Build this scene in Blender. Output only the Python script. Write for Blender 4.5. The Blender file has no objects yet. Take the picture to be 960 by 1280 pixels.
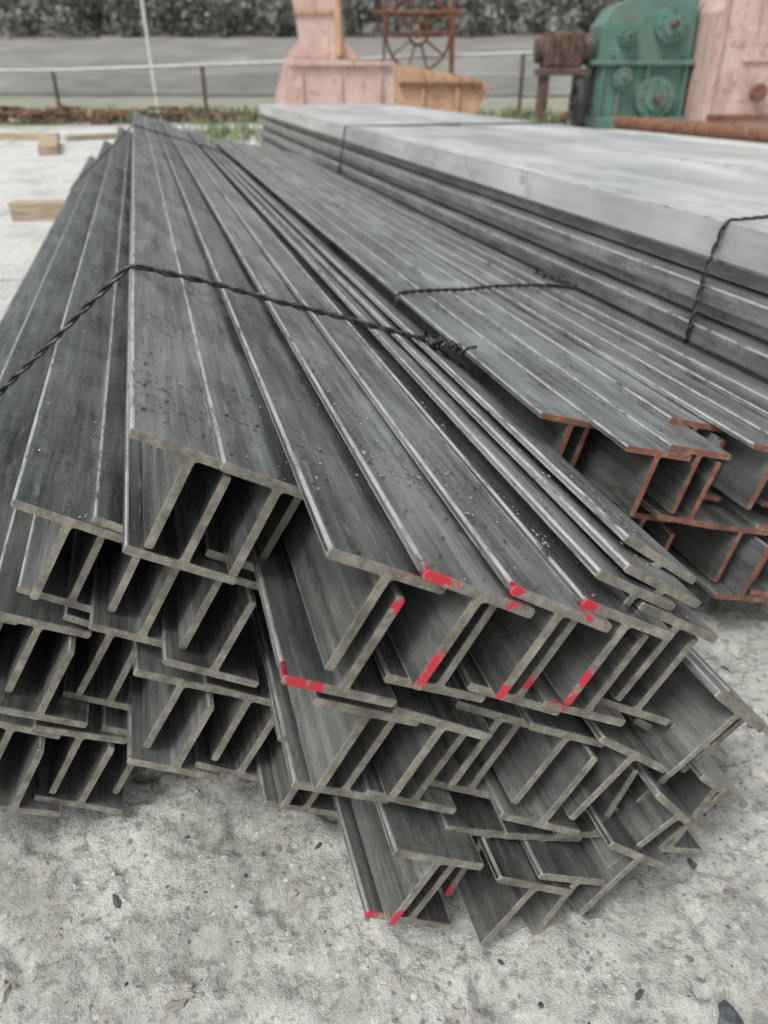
import bpy, bmesh, math, random
from mathutils import Vector, Matrix, noise
random.seed(7)
GZ=-0.10
scene=bpy.context.scene
D2R=math.radians
# ------------------------------------------------------------ helpers
def link(o): scene.collection.objects.link(o); return o
def empty(name):
    e=bpy.data.objects.new(name,None); e.empty_display_size=.1; return link(e)
def obj_from_bm(bm,name,mats=(),parent=None,smooth=False):
    me=bpy.data.meshes.new(name); bm.to_mesh(me); bm.free()
    for m in mats: me.materials.append(m)
    if smooth:
        for p in me.polygons: p.use_smooth=True
    o=bpy.data.objects.new(name,me); link(o)
    if parent: o.parent=parent
    return o
class M:
    def __init__(s,name):
        s.m=bpy.data.materials.new(name); s.m.use_nodes=True
        s.nt=s.m.node_tree; s.b=s.nt.nodes['Principled BSDF']; s.out=s.nt.nodes['Material Output']
        s.tc=s.nt.nodes.new('ShaderNodeTexCoord')
    def n(s,t,**k):
        x=s.nt.nodes.new(t)
        for a,v in k.items(): setattr(x,a,v)
        return x
    def l(s,a,b): s.nt.links.new(a,b)
    def coord(s,scale=(1,1,1),src='Object',rot=(0,0,0)):
        mp=s.n('ShaderNodeMapping'); mp.inputs['Scale'].default_value=scale; mp.inputs['Rotation'].default_value=rot
        s.l(s.tc.outputs[src],mp.inputs['Vector']); return mp.outputs[0]
    def noise(s,scale,detail=4,rough=.55,vec=None):
        x=s.n('ShaderNodeTexNoise'); x.inputs['Scale'].default_value=scale; x.inputs['Detail'].default_value=detail; x.inputs['Roughness'].default_value=rough
        s.l(vec or s.tc.outputs['Object'],x.inputs['Vector']); return x.outputs['Fac']
    def vor(s,scale,vec=None,feature='F1'):
        x=s.n('ShaderNodeTexVoronoi',feature=feature); x.inputs['Scale'].default_value=scale
        s.l(vec or s.tc.outputs['Object'],x.inputs['Vector']); return x
    def ramp(s,fac,stops):
        x=s.n('ShaderNodeValToRGB'); e=x.color_ramp.elements
        while len(e)<len(stops): e.new(.5)
        for i,(p,c) in enumerate(stops):
            e[i].position=p; e[i].color=(c[0],c[1],c[2],1) if not isinstance(c,(int,float)) else (c,c,c,1)
        s.l(fac,x.inputs['Fac']); return x.outputs['Color']
    def mix(s,fac,a,b,mode='MIX'):
        x=s.n('ShaderNodeMix',data_type='RGBA',blend_type=mode)
        for sock,v in ((x.inputs[0],fac),(x.inputs[6],a),(x.inputs[7],b)):
            if isinstance(v,(int,float)): sock.default_value=v if sock==x.inputs[0] else (v,v,v,1)
            elif isinstance(v,tuple): sock.default_value=(*v,1)
            else: s.l(v,sock)
        return x.outputs[2]
    def math(s,op,a,b=0.0):
        x=s.n('ShaderNodeMath',operation=op)
        for i,v in enumerate((a,b)):
            if isinstance(v,(int,float)): x.inputs[i].default_value=v
            else: s.l(v,x.inputs[i])
        return x.outputs[0]
    def bump(s,h,strength=.3,dist=.002,prev=None):
        x=s.n('ShaderNodeBump'); x.inputs['Strength'].default_value=strength; x.inputs['Distance'].default_value=dist
        s.l(h,x.inputs['Height'])
        if prev: s.l(prev,x.inputs['Normal'])
        s.l(x.outputs[0],s.b.inputs['Normal']); return x.outputs[0]
    def set(s,col=None,rough=None,metal=None,spec=None):
        for k,v in (('Base Color',col),('Roughness',rough),('Metallic',metal),('Specular IOR Level',spec)):
            if v is None: continue
            if isinstance(v,tuple): s.b.inputs[k].default_value=(*v,1)
            elif isinstance(v,(int,float)): s.b.inputs[k].default_value=v
            else: s.l(v,s.b.inputs[k])
def simple(name,c1,c2,scale=6,rough=.75,metal=0,bump=.3,bd=.01,c3=None,det=4):
    m=M(name); f=m.noise(scale,det,.6)
    st=[(.35,c1),(.62,c2)]
    if c3: st.append((.72,c3))
    m.set(m.ramp(f,st),rough,metal); m.bump(m.noise(scale*5,3,.6),bump,bd); return m.m

# ------------------------------------------------------------ steel geometry
def round_poly(pts):
    out=[];flags=[]
    n=len(pts)
    for i,(x,y,r,fl) in enumerate(pts):
        p=Vector((x,y)); a=Vector(pts[i-1][:2]); b=Vector(pts[(i+1)%n][:2])
        if r<=0: out.append(p); flags.append(0); continue
        da=(a-p).normalized(); db=(b-p).normalized()
        p0=p+da*r; p1=p+db*r; seg=3
        for k in range(seg+1):
            t=k/seg
            q=p0*(1-t)**2+p*2*t*(1-t)+p1*t*t
            out.append(q); flags.append(fl if k<seg else 0)
    return out,flags
def t_profile(W,L,tf,tw):
    h=W/2; w=tw/2; r=.0036; f=.006
    return round_poly([(-h,0,r,1),(-h,-tf,r,1),(-w,-tf,f,0),(-w,-L,r,1),(w,-L,r,1),(w,-tf,f,0),(h,-tf,r,1),(h,0,r,1)])
def extrude_bar(name,pts,flags,J,ang,y0,y1,mats,parent,seed,wob=.0012,skew=0.0,yaw=0.0):
    bm=bmesh.new(); c,s=math.cos(ang),math.sin(ang)
    ys=[y0,y0+.002,y0+.15]+[y0+.3+(y1-y0-.3)*k/12 for k in range(13)]
    rings=[]
    for yi,y in enumerate(ys):
        ox=wob*2*noise.noise(Vector((seed*3.1,y*.6,0)))+yaw*(y-y0); oz=wob*2*noise.noise(Vector((seed*5.7,y*.6,9)))
        ring=[]
        for p in pts:
            k=1.0 if yi else .988
            px,py=p.x*k,p.y*k-(0 if yi else .0003)
            X=J[0]+px*c-py*s+ox; Z=J[1]+px*s+py*c+oz
            yy=y+(skew*px if yi<2 else 0)
            ring.append(bm.verts.new((X,yy,Z)))
        rings.append(ring)
    n=len(pts)
    for ri,(a,b) in enumerate(zip(rings,rings[1:])):
        for i in range(n):
            j=(i+1)%n
            f=bm.faces.new((a[i],a[j],b[j],b[i])); f.material_index=1 if ri==0 else (2 if flags[i] else 0)
    f=bm.faces.new(rings[0]); f.material_index=1
    f=bm.faces.new(list(reversed(rings[-1]))); f.material_index=1
    bmesh.ops.recalc_face_normals(bm,faces=bm.faces)
    return obj_from_bm(bm,name,mats,parent)

def hull(points):
    pts=sorted(set(points))
    def half(ps):
        h=[]
        for p in ps:
            while len(h)>=2 and (h[-1][0]-h[-2][0])*(p[1]-h[-2][1])-(h[-1][1]-h[-2][1])*(p[0]-h[-2][0])<=0: h.pop()
            h.append(p)
        return h
    lo=half(pts); up=half(reversed(pts)); return lo[:-1]+up[:-1]
def hull_top(points,x):
    h=hull(points); best=-9
    for a,b in zip(h,h[1:]+h[:1]):
        if min(a[0],b[0])<=x<=max(a[0],b[0]) and a[0]!=b[0]:
            t=(x-a[0])/(b[0]-a[0]); best=max(best,a[1]+t*(b[1]-a[1]))
    return best

# ------------------------------------------------------------ materials
paint_pts=[]
def add_paint(m,col,points,spread=4.5):
    geo=m.n('ShaderNodeNewGeometry'); acc=None
    nz=m.noise(60,4,.75)
    for (x,y,z,r) in points:
        d=m.n('ShaderNodeVectorMath',operation='DISTANCE'); m.l(geo.outputs['Position'],d.inputs[0]); d.inputs[1].default_value=(x,y,z)
        t=m.math('DIVIDE',d.outputs['Value'],r)
        acc=t if acc is None else m.math('MINIMUM',acc,t)
    k=m.math('ADD',acc,m.math('MULTIPLY',m.math('SUBTRACT',nz,.5),spread))
    return m.mix(m.ramp(k,[(.80,1.0),(1.15,0.0)]),col,(.62,.045,.07))
def steel_side(name,c_lo,c_hi,rough=.33,metal=.70):
    m=M(name)
    v=m.coord((1,.05,1)); streak=m.noise(60,4,.65,v); blot=m.noise(9,5,.65,m.coord((1,.35,1)))
    spk=m.noise(260,2,.6)
    oi=m.n('ShaderNodeObjectInfo')
    f=m.math('ADD',m.math('MULTIPLY',streak,.5),m.math('MULTIPLY',blot,.5))
    col=m.ramp(f,[(.38,c_lo),(.60,c_hi)])
    rnd=m.ramp(oi.outputs['Random'],[(0,.75),(1,1.25)])
    col=m.mix(1,col,rnd,'MULTIPLY')
    fl=m.noise(55,5,.75)
    patch=m.ramp(m.noise(5,3,.5),[(.45,0),(.62,1)])
    flake=m.math('MULTIPLY',m.ramp(fl,[(.53,0),(.58,1)]),patch)
    col=m.mix(m.math('MULTIPLY',flake,.55),col,(.07,.058,.046))
    wearf=m.math('MULTIPLY',m.ramp(m.noise(120,3,.6,m.coord((1,.08,1))),[(.58,0),(.68,1)]),.4)
    col=m.mix(wearf,col,(.55,.56,.54))
    col=m.mix(m.ramp(spk,[(.66,0),(.72,.6)]),col,(.45,.45,.43))
    rg=m.math('ADD',m.math('MULTIPLY',blot,.6),rough-.30)
    rg=m.math('ADD',rg,m.math('MULTIPLY',flake,.25))
    m.set(col,rg,metal)
    b=m.bump(fl,.5,.0016); m.bump(streak,.35,.002,b)
    return m.m
def steel_edge(points):
    m=M('steel_edge_wear_highlight'); f=m.noise(70,5,.7,m.coord((1,.22,1)))
    col=m.ramp(f,[(.34,(.14,.14,.135)),(.45,(.70,.71,.69)),(.62,(.93,.93,.91))])  # worn edges, plus bright sky highlights painted into the base colour
    if points: col=add_paint(m,col,points,3.5)
    m.set(col,.27,.8)
    m.bump(m.noise(150,4,.7),.6,.0015); return m.m
def steel_end(name,c1,c2,c3,points):
    m=M(name); f=m.noise(45,5,.7); f2=m.noise(400,2,.6)
    col=m.ramp(f,[(.3,c1),(.52,c2),(.7,c3)])
    col=m.mix(m.ramp(f2,[(.45,0),(.75,.5)]),col,(.08,.065,.052))
    col=m.mix(m.ramp(m.noise(14,4,.7),[(.50,0),(.66,.55)]),col,(.09,.072,.056))
    if points: col=add_paint(m,col,points)
    m.set(col,.6,.15); m.bump(m.noise(300,3,.7),.5,.0012); return m.m

# ------------------------------------------------------------ BUNDLE 1 layout
W,L,TF,TW=.145,.137,.0115,.0105
P_pts,P_fl=t_profile(W,L,TF,TW)
def dirv(deg): a=D2R(deg); return Vector((math.cos(a),-math.sin(a))),Vector((math.sin(a),math.cos(a)))
g,gn=dirv(24)
U0=Vector((.008,.635))
bars=[]
OFF={2:(-.012,.020),3:(-.010,.030),4:(-.002,.028),5:(.004,.024),6:(.006,.020)}
def U(r,c):
    p=U0+g*(.1*c)-gn*(.184*r)
    if r==0 and c in OFF: p+=Vector(OFF[c])
    if r==1 and c>=2: p+=g*.05+Vector((0,.006))
    if r==1 and c<2: p+=Vector((0,-.008))
    if r==2: p+=Vector((.02,-.018)) if c>=4 else Vector((0,-.014))
    if r==3: p+=Vector((0,-.018))
    return p
def addU(r,c,y,t=31): bars.append((U(r,c),t+random.uniform(-1.2,1.2),False,y,(r,c)))
def addI(r,c,y,t=31,dx=0):
    e1,n=dirv(t); bars.append((U(r,c)+g*.05-n*.160+Vector((dx,0)),t+random.uniform(-1.2,1.2),True,y,(r,c)))
j=lambda a=.02: random.uniform(-a,a)
for c,y in ((0,.80),(1,.77),(2,.60),(3,.585),(4,.59),(5,.60),(6,.62)):
    addU(0,c,y+j(.008))
for c,y in ((0,.81),(1,.83),(2,.60),(3,.60),(4,.60),(5,.61),(6,.63)):
    addI(0,c,y+j(.01),dx=-.020 if c==2 else 0)
bars.append((Vector((.495,.4700)),33,False,.625,(9,0)))
bars.append((Vector((.545,.4570)),34,False,.64,(9,0)))
bars.append((Vector((.583,.4510)),36,False,.70,(9,0)))
for c in range(-1,8):
    y={-1:.95,0:.93,1:.86,2:.62}.get(c,.63)
    addU(1,c,y+j(.03),31 if c<6 else 38)
    addI(1,c,y+j(.03))
for c in range(-2,7):
    y=.96 if c<1 else (.88 if c<4 else .61)
    if c==3: y=.80
    addU(2,c,y+j(.03),31 if c<5 else 25)
    if c<=4: addI(2,c,y+j(.03) if c<4 else .605)
for c in range(-3,2):
    addU(3,c,.95+j(.02))
    if c<1: addI(3,c,.94+j(.03))
for x,z,t,y in ((.665,.265,44,.585),(.61,.085,50,.58),(.50,.02,200,.62),(.66,.165,40,.63),(.735,.20,46,.63),(.545,.035,40,.565),(.70,.08,44,.60),(.455,.005,28,.575),(.385,.028,34,.57),(.62,-.035,205,.60)):
    bars.append((Vector((x,z)),t,False,y,(9,1)))

def bar_pt(b,a,bb):
    J,t,inv,y,_=b; e1,n=dirv(t); s=-1 if inv else 1
    p=J+e1*(a*s)+n*(bb*s); return p
def find(r,c,inv):
    for b in bars:
        if b[4]==(r,c) and b[2]==inv: return b
def mark(r,c,inv,a,bb,rad):
    b=find(r,c,inv)
    if b:
        p=bar_pt(b,a,bb); paint_pts.append((p.x,b[3],p.y,rad))
mark(0,3,False,-.064,-.005,.024); mark(0,4,False,-.068,-.005,.014); mark(0,5,False,-.066,-.005,.019)
mark(0,2,True,.06,-.006,.025); mark(0,2,True,.035,-.006,.017)
n_edge=len(paint_pts)
mark(0,3,False,0,-.095,.016); mark(0,3,False,0,-.12,.016); mark(0,4,False,0,-.13,.015); mark(0,5,False,0,-.095,.014); mark(0,5,False,0,-.13,.019)
mark(0,4,True,0,-.03,.010); mark(2,4,True,.066,-.006,.020); mark(2,5,False,0,-.13,.010)
mark(2,4,False,0,-.12,.015); mark(0,2,True,0,-.125,.009)

m_side=steel_side('dark_mill_scale_steel',(.115,.125,.117),(.385,.405,.385))
m_edge=steel_edge(paint_pts[:n_edge])
m_end=steel_end('cut_steel_end',(.15,.138,.115),(.32,.30,.25),(.47,.44,.37),paint_pts)
b1=empty('t_beam_bundle')
hp=[]
for i,b in enumerate(bars):
    J,t,inv,y,_=b
    ang=-D2R(t)+(math.pi if inv else 0)
    extrude_bar('t_beam',P_pts,P_fl,J,ang,y,9.15+j(.08),[m_side,m_end,m_edge],b1,i,skew=j(.06))
    for a,bb in ((-W/2,0),(W/2,0),(-TW/2,-L),(TW/2,-L)):
        p=bar_pt(b,a,bb); hp.append((round(p.x,4),round(p.y,4)))
# loose scale flakes
m_fl=M('loose_mill_scale'); gg=m_fl.n('ShaderNodeNewGeometry'); m_fl.set(m_fl.ramp(gg.outputs['Random Per Island'],[(0,(.04,.034,.03)),(.6,(.13,.115,.095)),(1,(.5,.49,.46))]),.45,.5)
bm=bmesh.new()
tops=[find(0,c,False) for c in range(0,7)]+[find(1,-1,False)]+[b for b in bars if b[4]==(9,0)]
tops+=tops[3:7]
for _ in range(3600):
    b=random.choice(tops); a=random.uniform(-.068,.03); y=b[3]+.004+random.expovariate(2.6)
    if random.random()<.25: a=-.066+random.uniform(0,.008)
    if noise.noise(Vector((a*9+b[0].x*7,y*4,1)))<-.05 and random.random()<.8: continue
    e1,n=dirv(b[1]); p=b[0]+e1*a+n*.0008; s=.0006+.0026*random.random()**3
    th=random.uniform(0,6.28); k=random.randint(4,6); vs=[]
    for q in range(k):
        an=th+q/k*6.28; r=s*random.uniform(.6,1.2); da=math.cos(an)*r; dy=math.sin(an)*r*1.3; up=random.uniform(0,.001)
        w=p+e1*da+n*up; vs.append(bm.verts.new((w.x,y+dy,w.y)))
    w=p+n*(.0008+s*.5); cvt=bm.verts.new((w.x,y,w.y))
    for q in range(k): bm.faces.new((vs[q],vs[(q+1)%k],cvt))
obj_from_bm(bm,'scale_flakes',[m_fl.m],b1)

# ------------------------------------------------------------ wire
m_wire=M('black_iron_wire'); m_wire.set(m_wire.ramp(m_wire.noise(80,4),[(.4,(.035,.035,.037)),(.7,(.13,.125,.12))]),.42,.7); m_wire=m_wire.m
def wire(name,path,parent,r=.0034,amp=.0034,pitch=.085):
    P=[Vector(p) for p in path]
    out=[]
    for a,b in zip(P,P[1:]):
        n=max(1,int((b-a).length/.006))
        for k in range(n): out.append(a.lerp(b,k/n))
    out.append(P[-1])
    for _ in range(8):
        out=[out[0]]+[(out[i-1]+out[i]*2+out[i+1])/4 for i in range(1,len(out)-1)]+[out[-1]]
    out=[p+Vector((0,.018*noise.noise(p*5),.0)) for p in out]
    cu=bpy.data.curves.new(name,'CURVE'); cu.dimensions='3D'; cu.bevel_depth=r; cu.bevel_resolution=2
    for ph in (0,math.pi):
        sp=cu.splines.new('POLY'); sp.points.add(len(out)-1); d=0
        for i,p in enumerate(out):
            t=(out[min(i+1,len(out)-1)]-out[max(i-1,0)]).normalized()
            if i: d+=(p-out[i-1]).length
            n1=t.cross(Vector((0,1,0))).normalized(); n2=t.cross(n1)
            a=ph+d/pitch*math.tau+1.6*math.sin(d*6)
            q=p+n1*(math.cos(a)*amp)+n2*(math.sin(a)*amp)
            sp.points[i].co=(*q,1)
    cu.materials.append(m_wire); o=bpy.data.objects.new(name,cu); link(o); o.parent=parent; return o
def knot(name,c,parent,s=.03):
    rr=random.Random(name+str(c))
    cu=bpy.data.curves.new(name,'CURVE'); cu.dimensions='3D'; cu.bevel_depth=.0036; cu.bevel_resolution=2
    for q in range(4):
        sp=cu.splines.new('NURBS'); sp.points.add(17); sp.use_endpoint_u=True
        for k in range(18):
            a=k*1.5+q*2.1; x=c[0]-s*1.2+s*2.2*k/17
            sp.points[k].co=(x+rr.uniform(-.35,.35)*s,c[1]+math.sin(a)*s*.6,c[2]+abs(math.cos(a))*s*.7+rr.uniform(0,.3)*s-.35*(x-c[0]),1)
    for q in range(2):
        sp=cu.splines.new('POLY'); sp.points.add(3)
        for k in range(4):
            sp.points[k].co=(c[0]+s*(.7+.35*k),c[1]+(q-.5)*s*k*.9,c[2]+s*.2+rr.uniform(-.1,.35)*s*k-.2*s*k,1)
    cu.materials.append(m_wire); o=bpy.data.objects.new(name,cu); link(o); o.parent=parent
def ring_path(points,yfun,off=.006):
    h=hull(points); cx=sum(p[0] for p in h)/len(h); cz=sum(p[1] for p in h)/len(h)
    out=[]
    for p in h:
        d=Vector((p[0]-cx,p[1]-cz)).normalized()*off
        out.append((p[0]+d.x,yfun(p[0]),max(p[1]+d.y,GZ+.012)))
    k=min(range(len(out)),key=lambda i:out[i][2]); out=out[k:]+out[:k]; out.append(out[0]); return out
wy=lambda x:1.61-.12*max(0,x)
wire('tie_wire',ring_path(hp,wy),b1)
knot('wire_knot',(.575,wy(.575),hull_top(hp,.575)+.006),b1,.034)
wire('tie_wire',ring_path(hp,lambda x:6.4),b1)

# ------------------------------------------------------------ BUNDLE 2
b2=empty('t_beam_bundle')
m_side2=steel_side('dark_mill_scale_steel_b',(.125,.135,.128),(.39,.41,.395))
m_end2=steel_end('rusty_steel_end',(.14,.08,.058),(.34,.135,.085),(.42,.31,.24),[])
g2,gn2=dirv(10); O2=Vector((.715,.43)); hp2=[]
def bar2(J,t,inv,y,i):
    b=(J,t,inv,y,0)
    extrude_bar('t_beam',P_pts,P_fl,J,-D2R(t)+(math.pi if inv else 0),y,8.5+j(.12),[m_side2,m_end2,m_edge],b2,100+i,skew=j(.05))
    for a,bb in ((-W/2,0),(W/2,0),(-TW/2,-L),(TW/2,-L)):
        p=bar_pt(b,a,bb); hp2.append((round(p.x,4),round(p.y,4)))
k=0
for r in range(3):
    for c in range(0,8):
        if r==2 and c==0: continue
        J=O2+g2*(.104*c)-gn2*(.182*r); t=16.5+j(1.5)
        y=1.13+j(.05)+(0.03 if r else 0)+(-.03 if c%3 else .05)
        if J.y-.14>GZ: bar2(J,t,False,y,k); k+=1
        e1,n=dirv(16.5); Ji=J+g2*.052-n*.160
        if Ji.y-.03>GZ and not (c in (1,4) and r==0): bar2(Ji,16.5+j(1),True,y+j(.04),k); k+=1
wy2=lambda x:2.12+.62*(x-.66)
wire('tie_wire',ring_path(hp2,wy2),b2)
knot('wire_knot',(1.36,wy2(1.36),hull_top(hp2,1.36)+.006),b2,.046)

# ------------------------------------------------------------ BUNDLE 3
b3=empty('steel_channel_stack')
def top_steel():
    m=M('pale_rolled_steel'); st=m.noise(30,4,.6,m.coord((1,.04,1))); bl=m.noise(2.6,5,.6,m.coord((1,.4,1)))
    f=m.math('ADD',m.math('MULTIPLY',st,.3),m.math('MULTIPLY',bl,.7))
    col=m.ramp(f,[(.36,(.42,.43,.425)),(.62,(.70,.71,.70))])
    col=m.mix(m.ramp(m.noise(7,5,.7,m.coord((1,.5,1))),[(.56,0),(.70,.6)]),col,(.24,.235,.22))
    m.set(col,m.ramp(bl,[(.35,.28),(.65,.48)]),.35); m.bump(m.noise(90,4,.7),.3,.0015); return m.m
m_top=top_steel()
m_side3=steel_side('rolled_channel_steel',(.16,.168,.163),(.42,.43,.42),.42,.6)
def chan_profile(Wc,dp,t):
    h=Wc/2
    return round_poly([(-h,0,.006,1),(-h,-dp,.003,1),(-h+t,-dp,.003,1),(-h+t+.003,-t,.006,0),(h-t-.003,-t,.006,0),(h-t,-dp,.003,1),(h,-dp,.003,1),(h,0,.006,1)])
hp3=[]
z=.605
lay=[(.115,.0,1.02,2),(.050,.045,.5,4),(.055,-.035,.5,4),(.045,.02,.5,4),(.060,-.055,.5,4),(.05,-.005,.5,4),(.06,-.06,.5,4),(.06,-.02,.5,4),(.06,-.05,.5,4)]
for li,(dp,dx,CW,nc) in enumerate(lay):
    pr,fl=chan_profile(CW,dp,.011)
    for c in range(nc):
        x=1.665+dx+CW/2+c*(CW+.006)
        if z-dp<GZ: continue
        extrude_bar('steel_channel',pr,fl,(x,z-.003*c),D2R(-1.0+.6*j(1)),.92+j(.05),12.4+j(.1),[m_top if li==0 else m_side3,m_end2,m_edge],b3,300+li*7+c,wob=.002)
    for q in (1.665+dx,1.665+dx+nc*CW):
        hp3+= [(q,round(z+.004,4)),(q,round(z-dp,4))]
    z-=dp+.009
wire('tie_wire',ring_path(hp3,lambda x:2.05+.12*(x-1.6),.010),b3,amp=.0045,r=.0042)
wire('tie_wire',ring_path(hp3,lambda x:7.0,.010),b3,amp=.0045,r=.0042)

# ------------------------------------------------------------ timber
m_wood=M('weathered_timber'); v=m_wood.coord((1,14,14)); f=m_wood.noise(4,5,.6,v)
m_wood.set(m_wood.ramp(f,[(.3,(.24,.18,.12)),(.6,(.48,.40,.30)),(.75,(.56,.49,.39))]),.85); m_wood.bump(f,.5,.004); m_wood=m_wood.m
def box(bm,c,s,rot=0,bev=.0,mi=0,mat=None):
    r=bmesh.ops.create_cube(bm,size=1)
    vs=r['verts']
    bmesh.ops.scale(bm,vec=s,verts=vs)
    fs=set(f for v in vs for f in v.link_faces)
    if bev>0:
        es=set(e for v in vs for e in v.link_edges)
        rr=bmesh.ops.bevel(bm,geom=list(es),offset=bev,segments=2,affect='EDGES',profile=.5)
        vs=list({v for f in rr['faces'] for v in f.verts}|{v for v in vs if v.is_valid})
        fs=set(f for v in vs for f in v.link_faces)
    if rot: bmesh.ops.rotate(bm,cent=(0,0,0),matrix=Matrix.Rotation(rot,3,'Z'),verts=vs)
    bmesh.ops.translate(bm,vec=c,verts=vs)
    for f in fs: f.material_index=mi
    return vs
def timber(x,y,lx,ly,h,rot=0,z=None):
    bm=bmesh.new(); box(bm,(0,0,0),(lx,ly,h),bev=.006)
    for v in bm.verts: v.co+=Vector((noise.noise(v.co*9),noise.noise(v.co*7+Vector((3,3,3))),noise.noise(v.co*8+Vector((9,1,3)))))*.008
    o=obj_from_bm(bm,'timber_beam',[m_wood]); o.location=(x,y,(GZ if z is None else z)+h/2-.002); o.rotation_euler=(0,0,rot); return o
timber(-.84,7.5,.66,.16,.15,D2R(-12))
timber(-1.52,15.0,.28,2.4,.14,D2R(4))
timber(-2.3,17.4,1.6,.2,.12,D2R(-20))
timber(-.9,17.0,1.1,.16,.1,D2R(25))

# ------------------------------------------------------------ ground
def ground_mat():
    m=M('rough_concrete')
    big=m.noise(.35,4,.6); mid=m.noise(6.5,7,.72); fine=m.noise(45,5,.75); agg=m.vor(85)
    yy=m.n('ShaderNodeSeparateXYZ'); m.l(m.tc.outputs['Object'],yy.inputs[0])
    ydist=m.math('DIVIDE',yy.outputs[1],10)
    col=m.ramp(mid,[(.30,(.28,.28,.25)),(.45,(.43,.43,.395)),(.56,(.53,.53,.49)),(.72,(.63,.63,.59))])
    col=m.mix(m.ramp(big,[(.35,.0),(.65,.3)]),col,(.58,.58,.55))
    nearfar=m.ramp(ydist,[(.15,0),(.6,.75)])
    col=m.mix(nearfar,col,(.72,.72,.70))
    col=m.mix(m.ramp(fine,[(.38,.75),(.50,0)]),col,(.22,.215,.19))
    sep=m.n('ShaderNodeSeparateColor'); m.l(agg.outputs['Color'],sep.inputs[0])
    dist=m.math('ADD',agg.outputs['Distance'],m.math('MULTIPLY',m.math('SUBTRACT',fine,.5),.8))
    inside=m.ramp(dist,[(.28,1.0),(.40,0.0)])
    sel=m.ramp(sep.outputs[0],[(.60,0),(.63,1)])
    stone=m.ramp(sep.outputs[1],[(0,(.13,.13,.13)),(.35,(.30,.27,.22)),(.7,(.58,.56,.51)),(1,(.7,.69,.65))])
    col=m.mix(m.math('MULTIPLY',m.math('MULTIPLY',inside,sel),.75),col,stone)
    st=m.noise(2.3,5,.75,m.coord((1,1,1),rot=(0,0,1)))
    col=m.mix(m.ramp(st,[(.50,0),(.66,.5)]),col,(.21,.21,.185))
    sx=m.n('ShaderNodeTexBrick'); sx.inputs['Scale'].default_value=1; sx.offset=.0
    sx.inputs['Brick Width'].default_value=3.1; sx.inputs['Row Height'].default_value=2.6; sx.inputs['Mortar Size'].default_value=.02; sx.inputs['Mortar Smooth'].default_value=.4
    wv=m.n('ShaderNodeVectorMath',operation='ADD'); nn=m.n('ShaderNodeTexNoise'); nn.inputs['Scale'].default_value=2.5; nn.inputs['Detail'].default_value=4
    m.l(m.tc.outputs['Object'],nn.inputs['Vector']); sc=m.n('ShaderNodeVectorMath',operation='SCALE'); sc.inputs['Scale'].default_value=.12; m.l(nn.outputs['Color'],sc.inputs[0])
    m.l(m.coord((1,1,1),rot=(0,0,.05)),wv.inputs[0]); m.l(sc.outputs[0],wv.inputs[1]); m.l(wv.outputs[0],sx.inputs['Vector'])
    far=m.ramp(ydist,[(.22,0),(.3,1)])
    col=m.mix(m.math('MULTIPLY',m.math('MULTIPLY',sx.outputs['Fac'],far),.8),col,(.14,.135,.11))
    soil=m.ramp(m.math('ADD',m.math('DIVIDE',yy.outputs[1],40),m.math('MULTIPLY',m.noise(.6,4,.6),.2)),[(.60,0),(.68,1)])
    sc2=m.ramp(m.noise(2.5,5,.7),[(.4,(.20,.19,.14)),(.6,(.26,.275,.19))])
    col=m.mix(m.math('MULTIPLY',soil,.85),col,sc2)
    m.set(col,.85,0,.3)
    b=m.bump(m.noise(75,5,.8),.8,.006); m.bump(m.noise(11,5,.75),.7,.02,b)
    return m.m
def lines(lo,hi,a,b,step):
    xs=[]; x=a
    while x<=b: xs.append(x); x+=step
    s=step; x=xs[-1]
    while x<hi: s*=1.35; x+=s; xs.append(min(x,hi))
    s=step; x=a; pre=[]
    while x>lo: s*=1.35; x-=s; pre.append(max(x,lo))
    return pre[::-1]+xs
xs=lines(-400,400,-.75,1.5,.008); ys=lines(-60,900,.15,1.4,.008)
bm=bmesh.new(); grid=[]
def gh(x,y):
    k=max(0,1-max(0,(abs(x-.3)-1.0))/.8)*max(0,1-max(0,(y-1.3))/.9)
    if k<=0: return GZ
    h=(noise.noise(Vector((x*5,y*5,0)))*.010+noise.noise(Vector((x*19,y*19,2)))*.006+noise.noise(Vector((x*48,y*48,5)))*.004+noise.noise(Vector((x*110,y*110,5)))*.002)*k
    n3=noise.noise(Vector((x*11,y*11,11)))+.5*noise.noise(Vector((x*40,y*40,1)))
    if n3>.30: h-=min(n3-.30,.25)*.06*k
    return GZ-.006*k+h
for y in ys: grid.append([bm.verts.new((x,y,gh(x,y))) for x in xs])
for a,b in zip(grid,grid[1:]):
    for i in range(len(xs)-1): bm.faces.new((a[i],a[i+1],b[i+1],b[i]))
obj_from_bm(bm,'ground',[ground_mat()],smooth=True)

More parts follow.
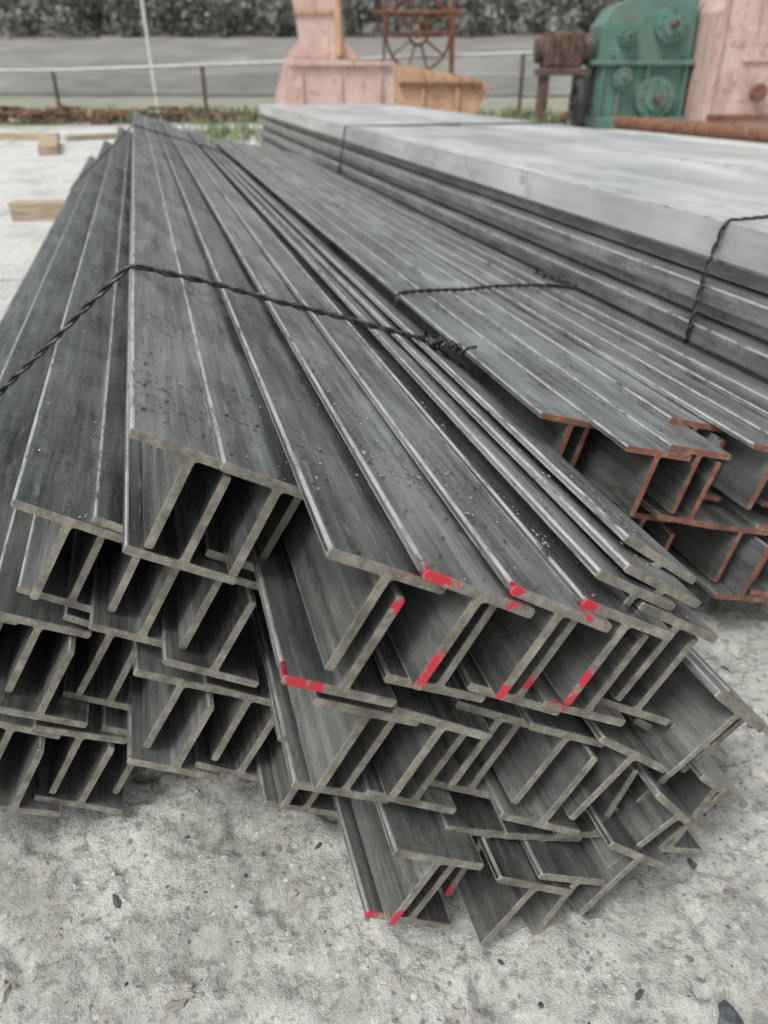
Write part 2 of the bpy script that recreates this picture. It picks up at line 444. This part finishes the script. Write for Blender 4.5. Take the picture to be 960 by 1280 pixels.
# pebbles
m=M('pebble_mix'); geo=m.n('ShaderNodeNewGeometry')
m.set(m.ramp(geo.outputs['Random Per Island'],[(0,(.05,.052,.058)),(.3,(.18,.165,.14)),(.65,(.36,.33,.28)),(1,(.55,.54,.50))]),.8); m.bump(m.noise(120,3),.5,.002); m_peb=m.m
m=M('slate_chip'); m.set(m.ramp(m.noise(30,4),[(.4,(.05,.055,.062)),(.65,(.12,.13,.14))]),.6); m.bump(m.noise(90,4),.6,.003); m_slate=m.m
bm=bmesh.new()
def stone(x,y,s,flat=.55,mi=0):
    r=bmesh.ops.create_icosphere(bm,subdivisions=1 if s<.008 else 2,radius=1)
    rot=Matrix.Rotation(random.uniform(0,6.28),3,'Z'); sx,sy=random.uniform(.8,1.4),random.uniform(.5,1)
    sd=Vector((random.random()*99,0,0))
    for v in r['verts']:
        c=v.co*(1+.6*noise.noise(v.co*1.6+sd)); c=rot@Vector((c.x*sx*s,c.y*sy*s,c.z*s*flat)); v.co=c+Vector((x,y,gh(x,y)+s*flat*.1))
    for f in {f for v in r['verts'] for f in v.link_faces}: f.material_index=mi
for _ in range(3800):
    x=random.uniform(-.7,1.7); y=random.uniform(.15,1.6)
    stone(x,y,.0010+.0055*random.random()**4)
for x,y,s in ((-.02,.50,.028),(-.055,.525,.018),(.02,.49,.012),(.60,.40,.018),(.78,.42,.018),(.70,.62,.012),(.28,.43,.013),(.86,.60,.016),(.95,.9,.012),(-.2,.8,.01),(.44,.40,.011),(-.3,.55,.009),(.99,.84,.011),(1.05,1.0,.010),(.36,.48,.007)):
    stone(x,y,s,.3,1)
for x,y,s in ((.92,.74,.024),(-.12,.62,.012),(.15,.40,.010),(.5,.46,.009),(-.35,.7,.013),(1.1,.8,.014),(.8,.5,.010)): stone(x,y,s,.5,0)
obj_from_bm(bm,'gravel',[m_peb,m_slate])

# ------------------------------------------------------------ background frame
A=D2R(15.9); ca,sa=math.cos(A),math.sin(A)
def P(l,h,z=0): return Vector((h*sa+l*ca,h*ca-l*sa,z))
def place(o,l,h,z=None,rot=0):
    o.location=P(l,h,GZ if z is None else z); o.rotation_euler=(0,0,-A+rot)
m_rust=simple('rusty_iron',(.15,.07,.045),(.28,.14,.09),9,.85,.2,c3=(.34,.23,.17))
m_dkrust=simple('dark_rust_scrap',(.06,.05,.045),(.18,.12,.09),7,.85,.2,c3=(.28,.19,.14))
def painted(name,c1,c2,rustc,scale=1.6,rough=.65):
    m=M(name); f=m.noise(scale,5,.65); st=m.noise(5,5,.7,m.coord((1,1,.12)))
    col=m.ramp(f,[(.35,c1),(.65,c2)])
    col=m.mix(m.ramp(st,[(.50,0),(.68,.75)]),col,rustc)
    col=m.mix(m.ramp(m.noise(6,5,.75),[(.56,0),(.62,.8)]),col,rustc)
    m.set(col,rough); m.bump(m.noise(12,4,.6),.3,.004); return m.m
m_pink=painted('faded_pink_paint',(.52,.36,.31),(.64,.49,.44),(.35,.20,.14))
m_orange=painted('orange_primer',(.50,.29,.17),(.60,.39,.26),(.26,.15,.10))
m_green=painted('green_machine_paint',(.075,.18,.145),(.13,.25,.205),(.17,.15,.12),2.5,.55)
m_blk=simple('black_rubber',(.02,.02,.02),(.05,.05,.05),8,.8)
m_white=simple('white_paint',(.6,.6,.58),(.75,.75,.73),3,.6)
m_galv=simple('pale_pipe_paint',(.45,.45,.43),(.6,.6,.57),4,.6,.1,c3=(.33,.25,.2))
def cyl(bm,p,q,r,seg=14,mi=0,r2=None):
    p=Vector(p);q=Vector(q);d=q-p
    rot=d.to_track_quat('Z','Y').to_matrix().to_4x4()
    res=bmesh.ops.create_cone(bm,cap_ends=True,segments=seg,radius1=r,radius2=r if r2 is None else r2,depth=d.length,matrix=Matrix.Translation((p+q)/2)@rot)
    for f in {f for v in res['verts'] for f in v.link_faces}: f.material_index=mi
def torus(bm,c,R,r,axis='y',seg=28,ms=8,mi=0):
    vs=[]
    for i in range(seg):
        a=i/seg*math.tau; ring=[]
        for k in range(ms):
            b=k/ms*math.tau; d=R+r*math.cos(b); e=r*math.sin(b)
            if axis=='y': co=(d*math.cos(a),e,d*math.sin(a))
            else: co=(e,d*math.cos(a),d*math.sin(a))
            ring.append(bm.verts.new(Vector(co)+Vector(c)))
        vs.append(ring)
    for i in range(seg):
        for k in range(ms):
            f=bm.faces.new((vs[i][k],vs[(i+1)%seg][k],vs[(i+1)%seg][(k+1)%ms],vs[i][(k+1)%ms])); f.material_index=mi
# fence
bm=bmesh.new()
def fh(l): return 25.5-.12*(l+10)
def fz(l): return 1.05+.03*max(0,l+10)
for i in range(-4,5):
    l=-9.6+4.45*i
    cyl(bm,P(l,fh(l),GZ-.1),P(l,fh(l),fz(l)),.055,10,1)
    a,b=-9.6+4.45*i,-9.6+4.45*(i+1)
    cyl(bm,P(a,fh(a),fz(a)),P(b,fh(b),fz(b)),.045,10,0)
    cyl(bm,P(a,fh(a),.45),P(b,fh(b),.47),.022,8,1)
obj_from_bm(bm,'railing_fence',[m_galv,m_dkrust])
# pole
bm=bmesh.new(); cyl(bm,(0,0,-.05),(-.1,0,5.2),.055,12,0,.045)
cyl(bm,(-.1,0,5.2),(.35,0,5.4),.04,8); box(bm,(.45,0,5.4),(.35,.14,.07),bev=.02); cyl(bm,(0,0,-.05),(0,0,.06),.14,12)
place(obj_from_bm(bm,'lamp_post',[m_white]),-7.2,27.4)
def prism(bm,poly,y0,y1,mi=0):
    a=[bm.verts.new((x,y0,z)) for x,z in poly]; b=[bm.verts.new((x,y1,z)) for x,z in poly]
    fs=[bm.faces.new(a),bm.faces.new(b[::-1])]
    n=len(poly)
    for i in range(n): fs.append(bm.faces.new((a[i],b[i],b[(i+1)%n],a[(i+1)%n])))
    for f in fs: f.material_index=mi
hop=empty('steel_hopper'); place(hop,0,21)
bm=bmesh.new()
prism(bm,[(-2.7,.15),(-2.25,1.42),(.25,1.30),(.25,.15)],-.9,1.1,0)
prism(bm,[(.254,.15),(.254,1.30),(2.0,1.02),(2.45,.85),(2.1,.15)],-.88,1.08,1)
for x in (-1.9,-1.0,-.1,.9,1.7): box(bm,(x,-.93,.62),(.07,.07,.92),mi=0 if x<.2 else 1)
box(bm,(-1.0,-.95,1.30),(2.3,.12,.09),mi=0); box(bm,(1.3,-.95,.88),(1.9,.10,.08),mi=2)
box(bm,(-.2,-.94,.2),(4.6,.14,.12),mi=2)
for x in (-2.3,-.6,1.6): box(bm,(x,0,.06),(.3,1.6,.16),mi=2)
bmesh.ops.recalc_face_normals(bm,faces=bm.faces)
obj_from_bm(bm,'hull',[m_pink,m_orange,m_rust],hop)
bm=bmesh.new()
prism(bm,[(-2.25,1.43),(-1.95,1.75),(-2.3,4.2),(-1.15,4.2),(-.95,1.8),(-.55,1.37)],-.5,.5,0)
box(bm,(-1.6,-.53,2.3),(.85,.06,.08),mi=1); box(bm,(-1.6,-.53,3.2),(.95,.06,.08),mi=1)
box(bm,(-1.05,-.40,2.8),(.12,.5,2.7),mi=1)
obj_from_bm(bm,'column',[m_pink,m_orange],hop)
# reel
bm=bmesh.new()
for yy in (-.25,.25):
    torus(bm,(0,yy,0),.85,.03); torus(bm,(0,yy,0),.25,.03)
    for i in range(10):
        a=i/10*math.tau; cyl(bm,(.22*math.cos(a),yy,.22*math.sin(a)),(.85*math.cos(a),yy,.85*math.sin(a)),.018,6)
cyl(bm,(0,-.5,0),(0,.5,0),.09)
for i in range(10):
    a=i/10*math.tau; cyl(bm,(.85*math.cos(a),-.25,.85*math.sin(a)),(.85*math.cos(a),.25,.85*math.sin(a)),.02,6)
for x in (-.95,.95):
    cyl(bm,(x,-.45,-2.0),(x*.9,-.45,1.0),.035,8); cyl(bm,(x,.45,-2.0),(x*.9,.45,1.0),.035,8)
cyl(bm,(-1.2,-.45,.45),(1.2,-.45,.45),.04,8); cyl(bm,(-1.2,.45,.45),(1.2,.45,.45),.04,8); cyl(bm,(-.95,-.45,0),(.95,-.45,0),.03,8)
place(obj_from_bm(bm,'rusty_cable_reel',[m_rust]),.9,23.6,1.9)
# green gearbox machine
gm=empty('green_gearbox_machine'); place(gm,5.75,20)
bm=bmesh.new()
prism(bm,[(-1.0,.25),(-1.0,2.0),(-.75,2.35),(-.25,2.55),(.0,3.1),(.75,3.1),(1.0,2.7),(1.05,.25)],-.45,.75,0)
box(bm,(0,.1,.12),(2.4,1.5,.24),bev=.03,mi=0)
box(bm,(0,-.02,1.30),(2.3,1.2,.10),bev=.02,mi=0)
for x in (-.9,-.5,.1,.95): box(bm,(x,-.50,.75),(.07,.10,1.0),mi=0)
for x,z,r in ((.32,.62,.42),(-.45,1.0,.22),(.45,2.0,.34),(-.45,1.8,.2)):
    cyl(bm,(x,-.45,z),(x,-.62,z),r,28); cyl(bm,(x,-.62,z),(x,-.70,z),r*.6,24,1); cyl(bm,(x,-.70,z),(x,-.95,z),r*.2,14,2)
    for i in range(8):
        a=i/8*math.tau; cyl(bm,(x+r*.82*math.cos(a),-.6,z+r*.82*math.sin(a)),(x+r*.82*math.cos(a),-.66,z+r*.82*math.sin(a)),.03,6,0)
for x in (-.7,-.2,.4,.85): cyl(bm,(x,-.52,1.30),(x,-.52,1.42),.045,6,2)
bmesh.ops.recalc_face_normals(bm,faces=bm.faces)
obj_from_bm(bm,'gear_housing',[m_green,m_green,m_dkrust],gm)
bm=bmesh.new(); torus(bm,(-1.45,-.8,.5),.42,.10,'x',28,8); cyl(bm,(-1.52,-.8,.5),(-1.38,-.8,.5),.2,18); cyl(bm,(-1.6,-.8,.5),(-1.1,-.8,.5),.06)
obj_from_bm(bm,'belt_wheel',[m_blk],gm)
mo=bmesh.new(); box(mo,(-1.75,0,1.55),(.85,.8,.7),bev=.05); cyl(mo,(-2.35,0,1.55),(-1.1,0,1.55),.26,20); box(mo,(-1.7,0,1.12),(1.1,.9,.14))
for x in (-2.1,-1.3): box(mo,(x,0,.5),(.14,.7,1.1))
for k in range(5): box(mo,(-2.05+.15*k,-.42,1.55),(.04,.06,.6))
obj_from_bm(mo,'rusty_motor',[m_dkrust],gm)
# pink tank
tk=empty('pink_storage_tank'); place(tk,9.9,19.2)
bm=bmesh.new()
prism(bm,[(-3.05,.05),(-3.05,2.2),(-2.75,2.75),(-2.3,3.15),(-1.6,3.4),(3,3.4),(3,.05)],-.8,2.5,0)
for x in (-2.98,-1.15,.5,2.2): box(bm,(x,-.84,1.3),(.06,.08,2.3),mi=0)
box(bm,(0,-.85,.28),(6,.10,.10),mi=1); box(bm,(-2.05,-.83,1.6),(.8,.06,.6),bev=.02,mi=0)
cyl(bm,(-1.2,-.8,2.4),(-1.2,-1.0,2.4),.22,20,0); cyl(bm,(-2.0,-.83,.75),(-2.0,-.98,.75),.16,18,1)
for x in (-2.7,0,2.7): box(bm,(x,.8,0),(.3,3,.16),mi=1)
bmesh.ops.recalc_face_normals(bm,faces=bm.faces)
obj_from_bm(bm,'tank_shell',[m_pink,m_rust],tk)
# rusty pipes
bm=bmesh.new()
cyl(bm,P(4.5,21.5,GZ+.14),P(7.8,13.2,GZ+.14),.13,20); cyl(bm,P(4.9,22.6,GZ+.10),P(8.6,14.8,GZ+.10),.09,20)
obj_from_bm(bm,'rusty_pipes',[m_rust])
bm=bmesh.new()
cyl(bm,P(1.6,19.5,.05),P(2.3,19.2,.05),.16,16); cyl(bm,P(2.5,18.9,GZ+.1),P(3.7,18.6,GZ+.1),.1,14)
box(bm,P(1.9,18.6,.05),(.5,.4,.3),rot=.4,bev=.02); box(bm,P(.2,19.2,.02),(.9,.3,.2),rot=.2,bev=.02)
obj_from_bm(bm,'rusty_valve_scrap',[m_dkrust])
# scrap heap
bm=bmesh.new()
for _ in range(190):
    l=random.uniform(-12.5,-5.6) if random.random()<.8 else random.uniform(-5.6,-3.2); h=random.uniform(20.8,24.2)
    c=P(l,h,GZ+random.uniform(.02,.26))
    if random.random()<.6:
        d=Vector((random.uniform(-1,1),random.uniform(-.4,.4),random.uniform(-.2,.2)))*random.uniform(.3,.9); cyl(bm,c-d,c+d,random.uniform(.015,.05),8,random.choice((0,1)))
    else: box(bm,c,(random.uniform(.2,.9),random.uniform(.1,.4),random.uniform(.04,.20)),rot=random.uniform(0,3),mi=random.choice((0,0,0,1,2)))
obj_from_bm(bm,'scrap_heap',[m_dkrust,m_rust,m_wood])
# weeds
mw=M('weed_green'); gg=mw.n('ShaderNodeNewGeometry'); mw.set(mw.ramp(gg.outputs['Random Per Island'],[(0,(.09,.13,.055)),(.6,(.17,.23,.10)),(1,(.34,.35,.2))]),.8); mw=mw.m
bm=bmesh.new()
def tuft(l,h,n,s):
    for _ in range(n):
        c=P(l+random.gauss(0,s*1.4),h+random.gauss(0,s),GZ); a=random.uniform(0,6.28); H=random.uniform(.35,1.2)*s
        d=Vector((math.cos(a),math.sin(a),0)); w=Vector((-d.y,d.x,0))*.012
        m1=c+d*H*.25+Vector((0,0,H*.6)); t=c+d*H*.7+Vector((0,0,H))
        v=[bm.verts.new(q) for q in (c-w,c+w,m1+w*1.4,m1-w*1.4,t)]
        bm.faces.new((v[0],v[1],v[2],v[3])); bm.faces.new((v[3],v[2],v[4]))
for _ in range(110): tuft(random.uniform(-13,4.5),random.uniform(21.0,26),45,random.uniform(.12,.34))
for l,h in ((-3.1,14),(-3.4,15),(-2.9,16),(-3.2,17.5),(1.2,18),(.5,18.4),(2.6,18.5),(3.4,19),(3,17.6),(-2.4,12.5)): tuft(l,h,110,.26)
obj_from_bm(bm,'weeds',[mw])
# embankment, slope, trees
m_emb=M('embankment_stone'); f=m_emb.noise(1.2,5,.6,m_emb.coord((.25,.25,1.6))); m_emb.set(m_emb.ramp(f,[(.35,(.17,.18,.165)),(.6,(.25,.26,.24)),(.7,(.32,.32,.30))]),.9); m_emb=m_emb.m
m_slope=M('dry_grass_slope'); f=m_slope.noise(.9,6,.7,m_slope.coord((.3,.3,3))); m_slope.set(m_slope.ramp(f,[(.35,(.17,.165,.145)),(.55,(.245,.235,.21)),(.7,(.32,.31,.28))]),.95); m_slope=m_slope.m
bm=bmesh.new()
prof=[(44,GZ-.2),(44.5,.95),(46,1.05),(49,1.1),(49.6,1.9),(52,2.1),(58,2.9),(63,3.4),(80,6)]
rows=[]
for (h,z) in prof:
    rows.append([bm.verts.new(P(l,h+.5*noise.noise(Vector((l*.1,h,0))),z+.12*noise.noise(Vector((l*.3,h,4))))) for l in range(-90,92,3)])
for i,(a,b) in enumerate(zip(rows,rows[1:])):
    for k in range(len(a)-1):
        f=bm.faces.new((a[k],a[k+1],b[k+1],b[k])); f.material_index=0 if i in (0,3) else 1
obj_from_bm(bm,'embankment',[m_emb,m_slope])
mt=M('haze_tinted_foliage'); gg=mt.n('ShaderNodeNewGeometry'); big=mt.noise(.25,3,.6)
mt.set(mt.mix(.5,mt.ramp(gg.outputs['Random Per Island'],[(0,(.17,.19,.165)),(1,(.25,.27,.235))]),mt.ramp(big,[(.35,(.15,.17,.145)),(.65,(.27,.29,.25))])),.9); mt=mt.m  # greyed leaf colours carry the distance haze; there is no volume
m_trunk=simple('tree_bark',(.14,.13,.12),(.22,.20,.18),5,.9)
bm=bmesh.new()
def leafclump(b,cr,n):
    for _ in range(n):
        d=Vector((random.gauss(0,1),random.gauss(0,1),random.gauss(0,.8))).normalized()*cr*random.uniform(.4,1.05)
        c=b+d; s=random.uniform(.14,.32)
        u=Vector((random.gauss(0,1),random.gauss(0,1),random.gauss(0,1))).normalized()*s; w=u.cross(Vector((random.random(),random.random(),random.random()))).normalized()*s*.7
        bm.faces.new([bm.verts.new(c+q) for q in (-u,w,u,-w)])
for t in range(44):
    l=-46+2.1*t+random.uniform(-.9,.9); h=random.uniform(62,70); H=random.uniform(5,9); z0=3.3+(h-63)*.15
    b=P(l,h,z0); cyl(bm,b,b+Vector((random.uniform(-.4,.4),0,H*.7)),.12,7,1,.05)
    for q in range(4):
        z=H*(.3+.12*q); cyl(bm,b+Vector((0,0,z)),b+Vector((random.uniform(-2,2),random.uniform(-1,1),z+1.4)),.05,5,1,.02)
    for _ in range(10): leafclump(b+Vector((random.gauss(0,1.2),random.gauss(0,1.0),H*random.uniform(.2,1))),random.uniform(.6,1.3),26)
for _ in range(330):
    l=random.uniform(-40,40); h=random.uniform(59.0,65); leafclump(P(l,h,2.95+(h-58)*.12+random.uniform(.0,2.8)),random.uniform(.6,1.3),55)
obj_from_bm(bm,'tree_line',[mt,m_trunk])

# ------------------------------------------------------------ world, sun, camera
w=bpy.data.worlds.new('World'); scene.world=w; w.use_nodes=True; nt=w.node_tree
sky=nt.nodes.new('ShaderNodeTexSky'); sky.sky_type='NISHITA'; sky.sun_disc=False
EL,ROT=D2R(58),D2R(-120)
sky.sun_elevation=EL; sky.sun_rotation=ROT; sky.air_density=1.3; sky.dust_density=5.0; sky.ozone_density=1.0
hs=nt.nodes.new('ShaderNodeHueSaturation'); hs.inputs['Saturation'].default_value=.25
bg=nt.nodes['Background']; bg.inputs['Strength'].default_value=.15
nt.links.new(sky.outputs[0],hs.inputs['Color']); nt.links.new(hs.outputs[0],bg.inputs['Color'])
sd=bpy.data.lights.new('sun','SUN'); sd.energy=1.5; sd.angle=D2R(18); sd.color=(1,.985,.95)
so=bpy.data.objects.new('sun',sd); link(so)
d=Vector((math.sin(ROT)*math.cos(EL),math.cos(ROT)*math.cos(EL),math.sin(EL)))
so.rotation_euler=d.to_track_quat('Z','Y').to_euler()
cam=bpy.data.cameras.new('camera'); co=bpy.data.objects.new('camera',cam); link(co)
cam.sensor_fit='VERTICAL'; cam.sensor_height=36; cam.lens=26.72; cam.clip_end=2000; cam.clip_start=.02
p=D2R(30)
R=Vector((ca,-sa,0)); F=Vector((sa*math.cos(p),ca*math.cos(p),-math.sin(p))); Up=R.cross(F)
mat=Matrix((R,Up,-F)).transposed().to_4x4(); mat.translation=Vector((0,0,1)); co.matrix_world=mat
cam.dof.use_dof=True; cam.dof.focus_distance=1.02; cam.dof.aperture_fstop=4.0
scene.camera=co
scene.view_settings.view_transform='Standard'; scene.view_settings.look='None'; scene.view_settings.exposure=0
